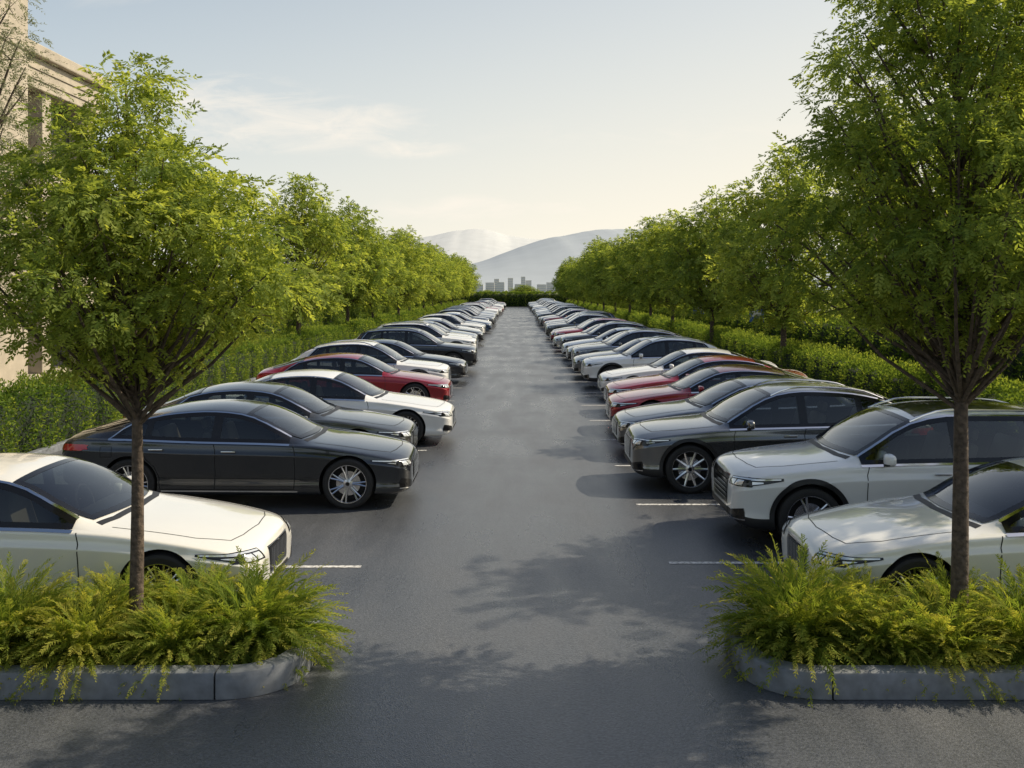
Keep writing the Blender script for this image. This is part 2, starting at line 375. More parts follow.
# ------------------------------------------------------------------ planter shrubs
def make_shrub(name, nf, R, H, seed):
    rg = np.random.default_rng(seed); mb = MB()
    az = rg.uniform(0, 2*math.pi, nf); el = np.arcsin(rg.uniform(0.10, 1.0, nf))
    L = rg.uniform(.75, 1.12, nf)
    b0 = np.stack([np.cos(az)*rg.uniform(0, .15, nf), np.sin(az)*rg.uniform(0, .15, nf), np.zeros(nf)], 1)
    np_ = 26; t = np.linspace(.10, 1, np_)
    curl = rg.uniform(.16, .42, nf)
    def pos(tt):
        out = (np.cos(el)[:, None]*tt + .28*tt**2.2*np.sin(el)[:, None])*R*L[:, None]
        z = (np.sin(el)[:, None]*1.25*tt - (curl+.1)[:, None]*tt**2.6)*H*L[:, None]
        return np.stack([b0[:, :1]+np.cos(az)[:, None]*out, b0[:, 1:2]+np.sin(az)[:, None]*out, z], -1)
    Pp = pos(t[None, :]); Pn = pos(t[None, :]+.03); D = norm(Pn-Pp)
    side = norm(np.stack([-np.sin(az), np.cos(az), np.zeros(nf)], 1)+rg.normal(0, .4, (nf, 3)))[:, None, :]
    LVs = []; LRs = []; fr = rg.uniform(-.1, .5, nf)
    for sg in (-1, 1):
        N = nf*np_
        ld = norm(D*.9+sg*side*.62+rg.normal(0, .15, (nf, np_, 3)))
        ls = norm(np.cross(ld, np.cross(D, np.broadcast_to(side, D.shape))+rg.normal(0, .3, D.shape)))
        ln = (.07*np.sin(np.clip(t*.85+.12, 0, 1)*math.pi)**.7+.012)[None, :]*rg.uniform(.75, 1.2, (nf, np_))
        LVs.append(leaf_quads(Pp.reshape(N, 3), ld.reshape(N, 3), ls.reshape(N, 3), ln.reshape(N), np.full(N, .0105)))
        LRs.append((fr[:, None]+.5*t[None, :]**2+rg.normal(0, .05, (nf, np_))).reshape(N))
    N = nf*(np_-1); A = Pp[:, :-1].reshape(N, 3); B = Pp[:, 1:].reshape(N, 3); s2 = np.repeat(side, np_-1, 1).reshape(N, 3)*.0022
    LVs.append(np.stack([A-s2, A+s2, B+s2, B-s2], 1).reshape(-1, 3)); LRs.append(np.full(N, .5))
    return build_mesh_with_leaves(name, mb, np.vstack(LVs), np.clip(np.concatenate(LRs), 0, 1), [M_CORE, L_SHRUB], 1)
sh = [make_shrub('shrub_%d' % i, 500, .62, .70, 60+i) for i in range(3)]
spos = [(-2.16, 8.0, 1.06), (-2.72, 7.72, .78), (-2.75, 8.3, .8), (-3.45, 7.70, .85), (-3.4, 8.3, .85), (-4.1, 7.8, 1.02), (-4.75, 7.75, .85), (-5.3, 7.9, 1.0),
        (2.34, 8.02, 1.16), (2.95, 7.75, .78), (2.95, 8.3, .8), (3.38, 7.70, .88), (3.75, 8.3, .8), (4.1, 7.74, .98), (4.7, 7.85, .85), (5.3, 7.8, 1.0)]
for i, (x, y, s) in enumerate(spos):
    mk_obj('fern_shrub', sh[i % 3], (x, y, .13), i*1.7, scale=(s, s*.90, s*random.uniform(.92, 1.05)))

def planter(sgn, xe):
    mb = MB(); y0, y1 = 7.22, 8.72; r = .55
    path = [(7.0, y0), (xe+r, y0)]
    for k in range(1, 13):
        a = math.radians(90*k/12); path.append((xe+r-r*math.sin(a), y0+r-r*math.cos(a)))
    for k in range(0, 13):
        a = math.radians(90*k/12); path.append((xe+r-r*math.cos(a), y1-r+r*math.sin(a)))
    path.append((7.0, y1))
    segs = [(6.98, 4.55), (4.535, xe+.6)]
    kw, kh = .17, .2
    prof = [(0, 0), (0, kh-.03), (.012, kh-.008), (.035, kh), (kw-.02, kh), (kw, kh-.02), (kw, 0)]
    def sweep(pts):
        V = []; n = len(prof)
        for i, p in enumerate(pts):
            a = Vector(pts[max(i-1, 0)]); b = Vector(pts[min(i+1, len(pts)-1)]); d = (b-a).normalized()
            nn = Vector((d.y, -d.x))
            for (o, z) in prof: V.append((sgn*(p[0]+nn.x*o), p[1]+nn.y*o, z))
        F = [(i*n+j, i*n+j+1, (i+1)*n+j+1, (i+1)*n+j) for i in range(len(pts)-1) for j in range(n-1)]
        F += [tuple(range(n)), tuple((len(pts)-1)*n+j for j in range(n))]
        mb.add(V, F, 0)
    for a, b in segs: sweep([(a, y0), (b, y0)])
    sweep([(xe+.585, y0)]+path[1:27])
    sweep([(xe+.68, y1), (6.98, y1)])
    V = [(sgn*x, y, .13) for x, y in [(6.98, y0+.1), (xe+r, y0+.1), (xe+.25, y0+.25), (xe+.1, y0+r), (xe+.1, y1-r), (xe+.25, y1-.25), (xe+r, y1-.1), (6.98, y1-.1)]]
    mb.add(V, [tuple(range(8))], 1)
    me = mesh_py('planter_mesh', mb.V, mb.F, [M_KERB, M_SOIL], mb.M, True, 40)
    bm = bmesh.new(); bm.from_mesh(me); bmesh.ops.recalc_face_normals(bm, faces=bm.faces); bm.to_mesh(me); bm.free()
    mk_obj('planter_kerb', me)
planter(-1, 1.66); planter(1, 1.76)

# ------------------------------------------------------------------ ground & road
def sheet(name, rects, z, mat):
    V = []; F = []
    for (x0, x1, y0, y1) in rects:
        o = len(V); V += [(x0, y0, z), (x1, y0, z), (x1, y1, z), (x0, y1, z)]; F.append((o, o+1, o+2, o+3))
    return mk_obj(name, mesh_py(name, V, F, [mat]))
sheet('ground', [(-9000, 9000, -200, 12000)], -0.02, M_GRASS)
sheet('asphalt_parking_lot', [(-40, 40, -13, 9.0), (-8.7, 8.5, 9.0, 176)], -0.004, M_ASPH)
sheet('path', [(-13.4, -10.9, 9.1, 170), (10.7, 12.2, 9.1, 170)], -0.010, M_PATH)
mb = MB(); mb.box(-8.85, -8.7, 9.02, 176, -.02, .12, 0, .015); mb.box(8.5, 8.65, 9.02, 176, -.02, .12, 0, .015)
mk_obj('kerb', mesh_py('kerb', mb.V, mb.F, [M_KERB], mb.M))

# ------------------------------------------------------------------ cars
def pchip(pts):
    x = np.array([p[0] for p in pts], float); y = np.array([p[1] for p in pts], float)
    h = np.diff(x); dl = np.diff(y)/h; m = np.zeros(len(x)); m[0] = dl[0]; m[-1] = dl[-1]
    for i in range(1, len(x)-1):
        if dl[i-1]*dl[i] > 0:
            w1 = 2*h[i]+h[i-1]; w2 = h[i]+2*h[i-1]; m[i] = (w1+w2)/(w1/dl[i-1]+w2/dl[i])
    def f(s):
        s = min(max(s, x[0]), x[-1]); i = min(max(np.searchsorted(x, s)-1, 0), len(x)-2)
        t = (s-x[i])/h[i]
        return float((1+2*t)*(1-t)**2*y[i]+t*(1-t)**2*h[i]*m[i]+t*t*(3-2*t)*y[i+1]+t*t*(t-1)*h[i]*m[i+1])
    return f

class Car:
    def __init__(c, sp):
        c.sp = sp; c.L = sp['L']; c.hw = sp['W']/2
        c.zt = pchip(sp['top']); c.zs = pchip(sp['sh']); c.zb = pchip(sp['bot']); c.wf = pchip(sp['w']); c.mb = MB()
        c.R = sp['R']; c.fa = sp['fa']; c.ra = sp['ra']
        c.build()
    def edge(c, s):
        w = c.wf(s)*c.hw; zs = c.zs(s); zt = max(c.zt(s), zs+.03); h = zt-zs
        crown = min(.45*h, c.sp.get('crown', .08)); ze = zt-crown; yb = .955*w-.045
        ye = yb-c.sp.get('tum', .44)*(ze-zs)-.20*max(0, 1-h/.3)
        return ye, ze, yb, zs, crown
    def ring(c, s):
        w = c.wf(s)*c.hw; zb = c.zb(s); ye, ze, yb, zs, crown = c.edge(s)
        pts = [(0, zb), (.5*w, zb), (.86*w, zb)]
        for q, f in ((.02, .935), (.06, .962), (.15, .974), (.22, .976), (.32, .955), (.50, .966), (.66, .984), (.785, 1.0), (.80, 1.0), (.87, .972), (.96, .964), (1.0, .955)):
            pts.append((f*w, zb+q*(zs-zb)))
        z0 = zs+.012
        for t in (.0, .15, .45, .75, .93):
            pts.append((yb+(ye-yb)*(t**1.15), z0+(ze-z0)*t))
        for q in (.975, .90, .75, .5, .25, 0):
            pts.append((ye*q, ze+crown*(1-q**2.3)))
        return pts
    def setup_glass(c):
        sp = c.sp
        c.wt = lambda s, mg=0: c.edge(s)[1]-.035-mg
        c.wb = lambda s, mg=0: c.zs(s)+.03+mg
        s0 = 1.2
        while c.wt(s0, .012)-c.wb(s0, .012) < .035 and s0 < 3: s0 += .01
        e0, e1 = sp['dlo_end']
        cuts = [s0, sp['bp']-.04, sp['bp']+.04, sp['cp']-.02, sp['cp']+.03, e0-.03]
        te = [s0, sp['bp']-.055, sp['bp']+.025, sp['cp']-.05, sp['cp']+.0, e1-.03]
        c.panes = [(cuts[i], cuts[i+1], te[i], te[i+1]) for i in (0, 2, 4) if cuts[i+1]-cuts[i] > .05]
        c.dlo0 = s0
    def in_side(c, s, z):
        b, t = c.wb(s, .012), c.wt(s, .012)
        if not (b < z < t): return False
        v = (z-b)/(t-b)
        return any(a+(ta-a)*v < s < b_+(tb-b_)*v for a, b_, ta, tb in c.panes)
    def scr(c, s0, s1, bow, inset, flip, u, v):
        s = s0+(s1-s0)*v+flip*bow*u*u*(1-.5*v if flip > 0 else .5+.5*v)
        return s, u*(c.edge(s)[0]-inset)
    def in_screen(c, s, y, z):
        for (a, b), bow, inset, flip in ((c.sp['ws'], .10, .055, 1), (c.sp['rs'], .08, .08, -1)):
            w = c.edge(s)[0]-inset
            if w <= 0: continue
            u = y/w
            if abs(u) >= 1: continue
            sa = c.scr(a+.03, b-.02, bow, inset, flip, u, 0)[0]; sb = c.scr(a+.03, b-.02, bow, inset, flip, u, 1)[0]
            if sa < s < sb: return True
        return False
    def build(c):
        L = c.L; st = [0, .012, .035, .07, .12, .18, .26, .36, .5, .65, .8, .95, 1.1, 1.22]
        s = 1.30
        while s < L-.62: st.append(s); s += .085
        st += [L-.55, L-.45, L-.36, L-.27, L-.19, L-.12, L-.07, L-.035, L-.012, L]
        V = []; F = []; M = []; n = None
        for s in st:
            r = c.ring(s); n = len(r); X = L/2-s
            V += [(X, y, z) for y, z in r] + [(X, -y, z) for y, z in r[-2:0:-1]]
        m = 2*n-2
        for i in range(len(st)-1):
            for j in range(m):
                F.append((i*m+j, i*m+(j+1) % m, (i+1)*m+(j+1) % m, (i+1)*m+j))
                jj = j if j < n-1 else m-1-j
                M.append(PLAS if jj < (c.sp.get('clad', 3)) else PAINT)
        for base, fl in ((0, False), ((len(st)-1)*m, True)):
            for j in range(n-1):
                a, b = base+j, base+j+1; b2 = base+(m-j-1) % m; a2 = base+(m-j) % m
                q = [a, b, b2, a2]; q = list(dict.fromkeys(q))
                if len(q) >= 3: F.append(tuple(q[::-1] if fl else q)); M.append(PLAS if j < c.sp.get('clad', 3)-1 else PAINT)
        me = bpy.data.meshes.new('tmp'); me.from_pydata(V, [], F)
        for mm in (M_CORE, M_PLASTIC): me.materials.append(mm)
        me.polygons.foreach_set("material_index", M)
        bm = bmesh.new(); bm.from_mesh(me); bmesh.ops.recalc_face_normals(bm, faces=bm.faces); bm.to_mesh(me); bm.free()
        o = bpy.data.objects.new('tmp', me); COL.objects.link(o)
        ss = o.modifiers.new('s', 'SUBSURF'); ss.levels = 2; ss.render_levels = 2
        dg = bpy.context.evaluated_depsgraph_get(); ev = o.evaluated_get(dg)
        me2 = bpy.data.meshes.new_from_object(ev)
        c.bvh = BVHTree.FromPolygons([v.co[:] for v in me2.vertices], [tuple(p.vertices) for p in me2.polygons])
        cb = bmesh.new(); ar = c.R+c.sp.get('gap', .04)
        for sx in (c.fa, c.ra):
            for sy in (1, -1):
                mt = Matrix.Translation((L/2-sx, sy*(c.hw-.35+.5), c.R+.005)) @ Matrix.Rotation(math.pi/2, 4, 'X')
                bmesh.ops.create_cone(cb, cap_ends=True, segments=56, radius1=ar, radius2=ar, depth=1.0, matrix=mt)
        bmesh.ops.recalc_face_normals(cb, faces=cb.faces)
        cm = bpy.data.meshes.new('cut'); cb.to_mesh(cm); cb.free(); cm.materials.append(M_CORE); cm.materials.append(M_PLASTIC)
        cm.polygons.foreach_set("material_index", [1]*len(cm.polygons))
        co = bpy.data.objects.new('cut', cm); COL.objects.link(co)
        o.modifiers.clear(); o.data = me2
        bo = o.modifiers.new('b', 'BOOLEAN'); bo.operation = 'DIFFERENCE'; bo.object = co; bo.solver = 'EXACT'
        dg = bpy.context.evaluated_depsgraph_get(); dg.update(); me3 = bpy.data.meshes.new_from_object(o.evaluated_get(dg))
        V = [v.co[:] for v in me3.vertices]; F = []; M = []
        c.setup_glass()
        for p in me3.polygons:
            ct = p.center; s = L/2-ct[0]
            if ct[2] > .85:
                if abs(p.normal[1]) > .55 and c.in_side(s, ct[2]): continue
                if p.normal[2] > .25 and abs(p.normal[1]) < .75 and ct[2] > c.zs(s)+.02 and c.in_screen(s, ct[1], ct[2]): continue
            F.append(tuple(p.vertices)); mi = 1 if p.material_index == 1 else 0
            for sx in (c.fa, c.ra):
                if math.hypot(ct[0]-(L/2-sx), ct[2]-c.R) < ar+.001: mi = 1
            M.append(mi)
        c.mb.add(V, F, M)
        bpy.data.objects.remove(o); bpy.data.objects.remove(co)
        c.details()
    def panel(c, rows, d, off, mat):
        d = Vector(d); V = []; ok = []
        for row in rows:
            for p in row:
                h, nn, _, _ = c.bvh.ray_cast(Vector(p), d)
                if h is None: V.append((0, 0, 0)); ok.append(False)
                else:
                    if nn.dot(d) > 0: nn = -nn
                    V.append(tuple(h+nn*off)); ok.append(True)
        n = len(rows[0]); F = []
        for i in range(len(rows)-1):
            for j in range(n-1):
                q = (i*n+j, i*n+j+1, (i+1)*n+j+1, (i+1)*n+j)
                if all(ok[k] for k in q): F.append(q)
        used = sorted({k for f in F for k in f}); mp = {k: i for i, k in enumerate(used)}
        c.mb.add([V[k] for k in used], [tuple(mp[k] for k in f) for f in F], mat)
    def side(c, fb, ft, n, m, off, mat):
        for sy in (1, -1):
            rows = []
            for i in range(n+1):
                u = i/n; b = fb(u); t = ft(u)
                rows.append([(c.L/2-(b[0]+(t[0]-b[0])*v/m), sy*4, b[1]+(t[1]-b[1])*v/m) for v in range(m+1)])
            c.panel(rows, (0, -sy, 0), off, mat)
    def front(c, q, n, m, off, mat, back=False, both=True):
        for sy in ((1, -1) if both else (1,)):
            rows = []
            for i in range(n+1):
                u = i/n; r = []
                for j in range(m+1):
                    v = j/m
                    y = (q[0][0]*(1-u)+q[1][0]*u)*(1-v)+(q[3][0]*(1-u)+q[2][0]*u)*v
                    z = (q[0][1]*(1-u)+q[1][1]*u)*(1-v)+(q[3][1]*(1-u)+q[2][1]*u)*v
                    r.append(((-6 if back else 6), sy*y, z))
                rows.append(r)
            c.panel(rows, ((1 if back else -1), 0, 0), off, mat)
    def strip(c, pts, w, off, mat, top):
        P2 = []
        for a, b in zip(pts[:-1], pts[1:]):
            for k in range(8): P2.append((a[0]+(b[0]-a[0])*k/8, a[1]+(b[1]-a[1])*k/8))
        P2.append(pts[-1])
        for sy in (1, -1):
            rows = []
            for i, p in enumerate(P2):
                a = P2[max(i-1, 0)]; b = P2[min(i+1, len(P2)-1)]; dx, dy = b[0]-a[0], b[1]-a[1]; l = math.hypot(dx, dy)
                nx, ny = -dy/l*w/2, dx/l*w/2
                if top: rows.append([(c.L/2-(p[0]+nx), sy*(p[1]+ny), 5), (c.L/2-(p[0]-nx), sy*(p[1]-ny), 5)])
                else: rows.append([(c.L/2-(p[0]+nx), sy*4, p[1]+ny), (c.L/2-(p[0]-nx), sy*4, p[1]-ny)])
            c.panel(rows, (0, 0, -1) if top else (0, -sy, 0), off, mat)
    def topstrip(c, pts, w, off, mat): c.strip(pts, w, off, mat, True)
    def sidestrip(c, pts, w, off, mat): c.strip(pts, w, off, mat, False)
    def details(c):
        sp = c.sp; L = c.L; mg = .012
        wt, wb = c.wt, c.wb
        e0, e1 = sp['dlo_end']
        for (a, b, ta, tb) in c.panes:
            tz = lambda s: max(wt(s, mg), wb(s, mg)+.006)
            c.side(lambda u: (a+(b-a)*u, wb(a+(b-a)*u, mg)), lambda u: (ta+(tb-ta)*u, tz(ta+(tb-ta)*u)), 22, 6, .007, GLASS)
            c.side(lambda u: (a+(b-a)*u, wb(a+(b-a)*u, mg)-.03), lambda u: (a+(b-a)*u, wb(a+(b-a)*u, mg)+.02), 22, 1, .0085, GBLACK)
            c.side(lambda u: (ta+(tb-ta)*u, tz(ta+(tb-ta)*u)-.022), lambda u: (ta+(tb-ta)*u, tz(ta+(tb-ta)*u)+.03), 22, 1, .009, GBLACK)
            for (sb, st_, si) in ((a, ta, 1), (b, tb, -1)):
                c.side(lambda u: (sb+si*(-.04+.062*u), wb(sb, mg)-.03), lambda u: (st_+si*(-.04+.062*u), tz(st_)+.03), 2, 8, .0095, GBLACK)
        s0 = c.dlo0-.05
        P_ = [(s0+(e0+.03-s0)*i/10, wb(s0+(e0+.03-s0)*i/10)-.03) for i in range(11)]
        c.sidestrip(P_, .018, .011, CHROME)
        P_ = [(s0+(e1+.01-s0)*i/12, max(wt(s0+(e1+.01-s0)*i/12)+.026, wb(s0+(e1+.01-s0)*i/12)-.02)) for i in range(13)]
        c.sidestrip(P_, .014, .011, CHROME)
        c.sidestrip([P_[-1], ((e0+e1)/2+.03, (P_[-1][1]+wb(e0))/2), (e0+.03, wb(e0)-.03)], .016, .011, CHROME)
        def screen(ab, bow, inset, flip, u0, u1, v0, v1, nu, nv, off, mat):
            a, b = ab; rows = []
            for i in range(nv+1):
                r = []
                for j in range(nu+1):
                    s, y = c.scr(a+.03, b-.02, bow, inset, flip, u0+(u1-u0)*j/nu, v0+(v1-v0)*i/nv)
                    r.append((L/2-s, y, 5))
                rows.append(r)
            c.panel(rows, (0, 0, -1), off, mat)
        for ab, bow, inset, flip in ((sp['ws'], .10, .055, 1), (sp['rs'], .08, .08, -1)):
            screen(ab, bow, inset, flip, -1, 1, 0, 1, 24, 12, .006, GLASS)
            screen(ab, bow, inset, flip, -1.04, 1.04, -.07, .04, 24, 1, .0075, GBLACK)
            screen(ab, bow, inset, flip, -1.04, 1.04, .96, 1.05, 24, 1, .008, GBLACK)
            for sg in (-1, 1): screen(ab, bow, inset, flip, sg*.95, sg*1.05, -.07, 1.05, 1, 14, .0085, GBLACK)
        if sp.get('pano'):
            a, b = sp['pano']; rows = []
            for i in range(13):
                s = a+(b-a)*i/12; rows.append([(L/2-s, (-1+j/8)*(c.edge(s)[0]-.14), 5) for j in range(17)])
            c.panel(rows, (0, 0, -1), .004, GBLACK)
        zo = sp['H']-1.43; dz = zo*.75
        for y in (-.37, .37):
            c.mb.box(L/2-2.88, L/2-2.30, y-.25, y+.25, .40+dz, .56+dz, SEAT, .05)
            c.mb.box(L/2-2.90, L/2-2.76, y-.24, y+.24, .48+dz, 1.06+dz, SEAT, .05, -.32)
            c.mb.box(L/2-3.02, L/2-2.93, y-.13, y+.13, 1.07+dz, 1.22+dz, SEAT, .035, -.2)
            c.mb.box(L/2-3.80, L/2-3.68, y-.30, y+.33, .50+dz, 1.02+dz, SEAT, .05, -.38)
        c.mb.box(L/2-1.98, L/2-1.55, -.70, .70, .62+dz, .93+dz*.7, PLAS, .06)
        tube(c.mb, [(L/2-2.12-.05*math.sin(t), .37+.18*math.cos(t), .90+dz+.17*math.sin(t)) for t in np.linspace(0, 2*math.pi, 21)], [.014]*21, 5, PLAS)
        c.mb.box(L/2-4.0, L/2-1.3, -.72, .72, .30+dz, .34+dz, PLAS)
        if sp.get('rails'):
            a, b = sp['rails']
            for sy in (1, -1):
                pts = []
                for i in range(13):
                    s = a+(b-a)*i/12; ye, ze = c.edge(s)[:2]
                    lift = .045*min(1, 6*min(i, 12-i)/12)
                    pts.append((L/2-s, sy*(ye-.035), ze+.015+lift))
                tube(c.mb, pts, [.014]*13, 6, CHROME)
        F0, B, R0 = sp['doors']
        zlo = lambda s: c.zb(s)+.10
        for s in (F0, B): c.sidestrip([(s, zlo(s)), (s-.01, .5), (s-.01, c.zs(s)-.1), (s+.02, c.zs(s)+.0)], .010, .0018, SEAM)
        ar = c.R+.07
        ax = c.ra
        pts = [(ax-ar*math.cos(math.radians(t)), c.R+ar*math.sin(math.radians(t))) for t in (-5, 15, 35, 55)]
        c.sidestrip([(ax-ar-.01, zlo(R0))]+pts+[(R0, c.zs(R0)-.12), (R0+.02, c.zs(R0)+.0)], .010, .0018, SEAM)
        c.sidestrip([(F0, zlo(2)), (B, zlo(2)), (ax-ar, zlo(2))], .010, .0018, SEAM)
        if sp.get('blade'): c.sidestrip([(F0-.05, zlo(2)-.035), (ax-ar-.02, zlo(2)-.02)], .018, .006, CHROME)
        fs, fz = L-.72, c.zs(L-.72)-.16
        c.sidestrip([(fs-.08, fz-.07), (fs+.08, fz-.07), (fs+.08, fz+.07), (fs-.08, fz+.07), (fs-.08, fz-.07)], .006, .0016, SEAM)
        hs = sp['ws'][0]
        c.topstrip([(.24, .40), (.30, .60), (.6, .70), (hs-.1, .735)], .009, .0018, SEAM)
        c.topstrip([(.20, 0), (.24, .40)], .009, .0018, SEAM)
        c.topstrip([(hs-.08, 0), (hs-.04, .5), (hs+.03, .72)], .07, .0022, PLAS)
        for sx in (c.fa, c.ra):
            a0 = c.R+sp.get('gap', .04); lw = sp.get('lip', .022)
            lm = PLAS if sp.get('clad', 3) > 4 else PAINT
            for sy in (1, -1):
                rows = []
                for k in range(41):
                    th = math.radians(-22+224*k/40); rr = []
                    for rad in (a0-.001, a0+lw*.5, a0+lw): rr.append((L/2-sx+rad*math.cos(th), sy*4, c.R+.005+rad*math.sin(th)))
                    rows.append(rr)
                if lm == PLAS: c.panel(rows, (0, -sy, 0), .010, lm)
        hl = sp['hl']
        c.front(hl, 16, 5, .004, GBLACK)
        a, b, cc, d = [Vector(p) for p in hl]
        def sub(u0, u1, v0, v1):
            f = lambda u, v: tuple((a*(1-u)+b*u)*(1-v)+(d*(1-u)+cc*u)*v)
            return [f(u0, v0), f(u1, v0), f(u1, v1), f(u0, v1)]
        c.front(sub(.06, .96, .78, .92), 14, 1, .008, LENS)
        c.front(sub(.12, .42, .12, .68), 6, 3, .008, LENS); c.front(sub(.48, .78, .12, .68), 6, 3, .008, LENS)
        zl, zh = b[1], cc[1]
        c.side(lambda u: (.17+.38*u, zl+.01+.075*u), lambda u: (.17+.38*u, zh-.005+.012*u), 12, 3, .005, GBLACK)
        c.side(lambda u: (.19+.33*u, zh-.032+.018*u), lambda u: (.19+.33*u, zh-.014+.014*u), 12, 1, .009, LENS)
        c.side(lambda u: (.20+.12*u, zl+.03+.02*u), lambda u: (.20+.12*u, zh-.045+.0*u), 4, 2, .009, LENS)
        g = sp['gr']
        for (e, off, mat) in ((.02, .004, CHROME), (0, .007, GBLACK)):
            c.front([(-g[1]-e, g[2]-e), (g[1]+e, g[2]-e), (g[0]+e, g[3]+e), (-g[0]-e, g[3]+e)], 12, 5, off, mat, both=False)
        nb = sp.get('bars', 11)
        if nb > 0:
            for i in range(nb):
                x = -g[1]*.92+2*g[1]*.92*i/(nb-1)
                c.front([(x-.006, g[2]+.015), (x+.006, g[2]+.015), (x+.006, g[3]-.015), (x-.006, g[3]-.015)], 1, 4, .016, CHROME, both=False)
        else:
            for i in range(5):
                z = g[2]+(g[3]-g[2])*(i+1)/6
                c.front([(-g[1]*.95, z-.008), (g[1]*.95, z-.008), (g[1]*.95, z+.008), (-g[1]*.95, z+.008)], 10, 1, .016, CHROME, both=False)
        zb = c.zb(.05)
        c.front([(-.42, zb+.03), (.42, zb+.03), (.38, g[2]-.045), (-.38, g[2]-.045)], 10, 3, .005, PLAS, both=False)
        c.front([(.50, zb+.05), (.80, zb+.07), (.78, zb+.19), (.58, zb+.14)], 6, 3, .005, GBLACK)
        c.front([(.50, zb+.035), (.80, zb+.05), (.80, zb+.062), (.50, zb+.047)], 6, 1, .008, CHROME)
        t = sp['tl']
        c.front(t, 14, 3, .006, TAIL, back=True)
        c.front([(-.26, .62*sp['H']-.2), (.26, .62*sp['H']-.2), (.26, .62*sp['H']-.09), (-.26, .62*sp['H']-.09)], 4, 2, .008, PLATE, back=True, both=False)
        zz = (t[1][1]+t[2][1])/2
        c.side(lambda u: (L-.46+.36*u, zz-.02-.025*u), lambda u: (L-.42+.32*u, zz+.045), 8, 2, .004, TAIL)
        for s in sp['hd']:
            z = c.zs(s)-.105
            for sy in (1, -1):
                h, nn, _, _ = c.bvh.ray_cast(Vector((L/2-s, sy*4, z)), Vector((0, -sy, 0)))
                y = h.y
                c.mb.box(L/2-s-.10, L/2-s+.10, min(y+sy*.012, y+sy*.035), max(y+sy*.012, y+sy*.035), z-.012, z+.012, CHROME, .008)
                for q in (-.08, .08): c.mb.box(L/2-s+q-.012, L/2-s+q+.012, min(y-sy*.005, y+sy*.02), max(y-sy*.005, y+sy*.02), z-.008, z+.008, PAINT)
        s = sp['mir']; z = c.zs(s)+.085
        for sy in (1, -1):
            yb = c.edge(s)[2]
            bm = bmesh.new(); bmesh.ops.create_uvsphere(bm, u_segments=20, v_segments=12, radius=1)
            for v in bm.verts:
                x, y, zq = v.co
                f = lambda a: math.copysign(abs(a)**.62, a)
                x, y, zq = f(x), f(y), f(zq)
                v.co = (L/2-s+x*.062*(1-.25*max(y*sy, 0)), yb+sy*(.15)+y*.105, z+zq*.068*(1-.12*y*sy))
            bm.verts.index_update()
            Fm = [tuple(v.index for v in f.verts) for f in bm.faces]
            Mm = [(GBLACK if f.calc_center_median().x < L/2-s-.045 else (PLAS if f.calc_center_median().z < z-.045 else PAINT)) for f in bm.faces]
            c.mb.add([v.co[:] for v in bm.verts], Fm, Mm); bm.free()
            c.mb.box(L/2-s-.025, L/2-s+.03, min(yb-sy*.03, yb+sy*.1), max(yb-sy*.03, yb+sy*.1), z-.085, z-.055, PLAS, .01)
        for sx in (c.fa, c.ra):
            for sy in (1, -1):
                c.wheel(L/2-sx, sy*(c.hw*c.wf(sx)-.135), sy)
    def wheel(c, X, Y, sy):
        R = c.R; k = R/.345; n = 48
        def lathe(prof, mat):
            V = []; F = []; m = len(prof)
            for i in range(n):
                a = 2*math.pi*i/n
                for r, y in prof: V.append((X+r*k*math.cos(a), Y+sy*y, R+r*k*math.sin(a)))
            for i in range(n):
                for j in range(m-1): F.append((i*m+j, i*m+j+1, ((i+1) % n)*m+j+1, ((i+1) % n)*m+j))
            c.mb.add(V, F, mat)
        lathe([(.252, -.10), (.275, -.113), (.31, -.115), (.335, -.10), (.3445, -.07), (.3445, -.035), (.339, -.03), (.339, -.022), (.3445, -.018), (.3445, .018), (.339, .022), (.339, .03), (.3445, .035), (.3445, .07), (.335, .10), (.31, .115), (.275, .113), (.258, .106)], TYRE)
        lathe([(.260, .106), (.258, .113), (.250, .112), (.243, .100), (.240, .05), (.235, -.05)], RIM)
        lathe([(.236, .012), (.0, .012)], SEAM)
        lathe([(.165, .03), (.165, .022)], RIM); lathe([(.165, .03), (.05, .03)], RIM)
        lathe([(.0, .100), (.03, .099), (.034, .094), (.062, .086), (.068, .06), (.068, .02)], RIM)
        lathe([(.0, .1012), (.026, .1008)], GBLACK)
        ns = c.sp.get('spokes', 10)
        for i in range(ns):
            base = 2*math.pi*i/ns
            for dq in ((-.10, .10) if c.sp.get('twin') else (0,)):
                w0, w1 = (.012, .011) if c.sp.get('twin') else (.020, .013)
                V = []
                for r, w, yf, yd, th in ((.05, w0*1.3, .088, .045, base+dq*.3), (.14, w0, .084, .05, base+dq*.8), (.247, w1, .104, .07, base+dq*1.25)):
                    ca, sa = math.cos(th), math.sin(th)
                    for (o, y) in ((-w, yf-.008), (0, yf), (w, yf-.008), (w*.8, yd), (-w*.8, yd)):
                        V.append((X+k*(r*ca-o*sa), Y+sy*y, R+k*(r*sa+o*ca)))
                F = [(q*5+j, q*5+(j+1) % 5, (q+1)*5+(j+1) % 5, (q+1)*5+j) for q in (0, 1) for j in range(5)]
                c.mb.add(V, F, RIM)
    def mesh(c, name):
        me = bpy.data.meshes.new(name); me.from_pydata(c.mb.V, [], c.mb.F)
        for i, m in enumerate(CARMATS): me.materials.append(m or P['white'])
        me.polygons.foreach_set("material_index", c.mb.M)
        me.polygons.foreach_set("use_smooth", [True]*len(me.polygons))
        me.set_sharp_from_angle(angle=math.radians(32)); me.update()
        return me

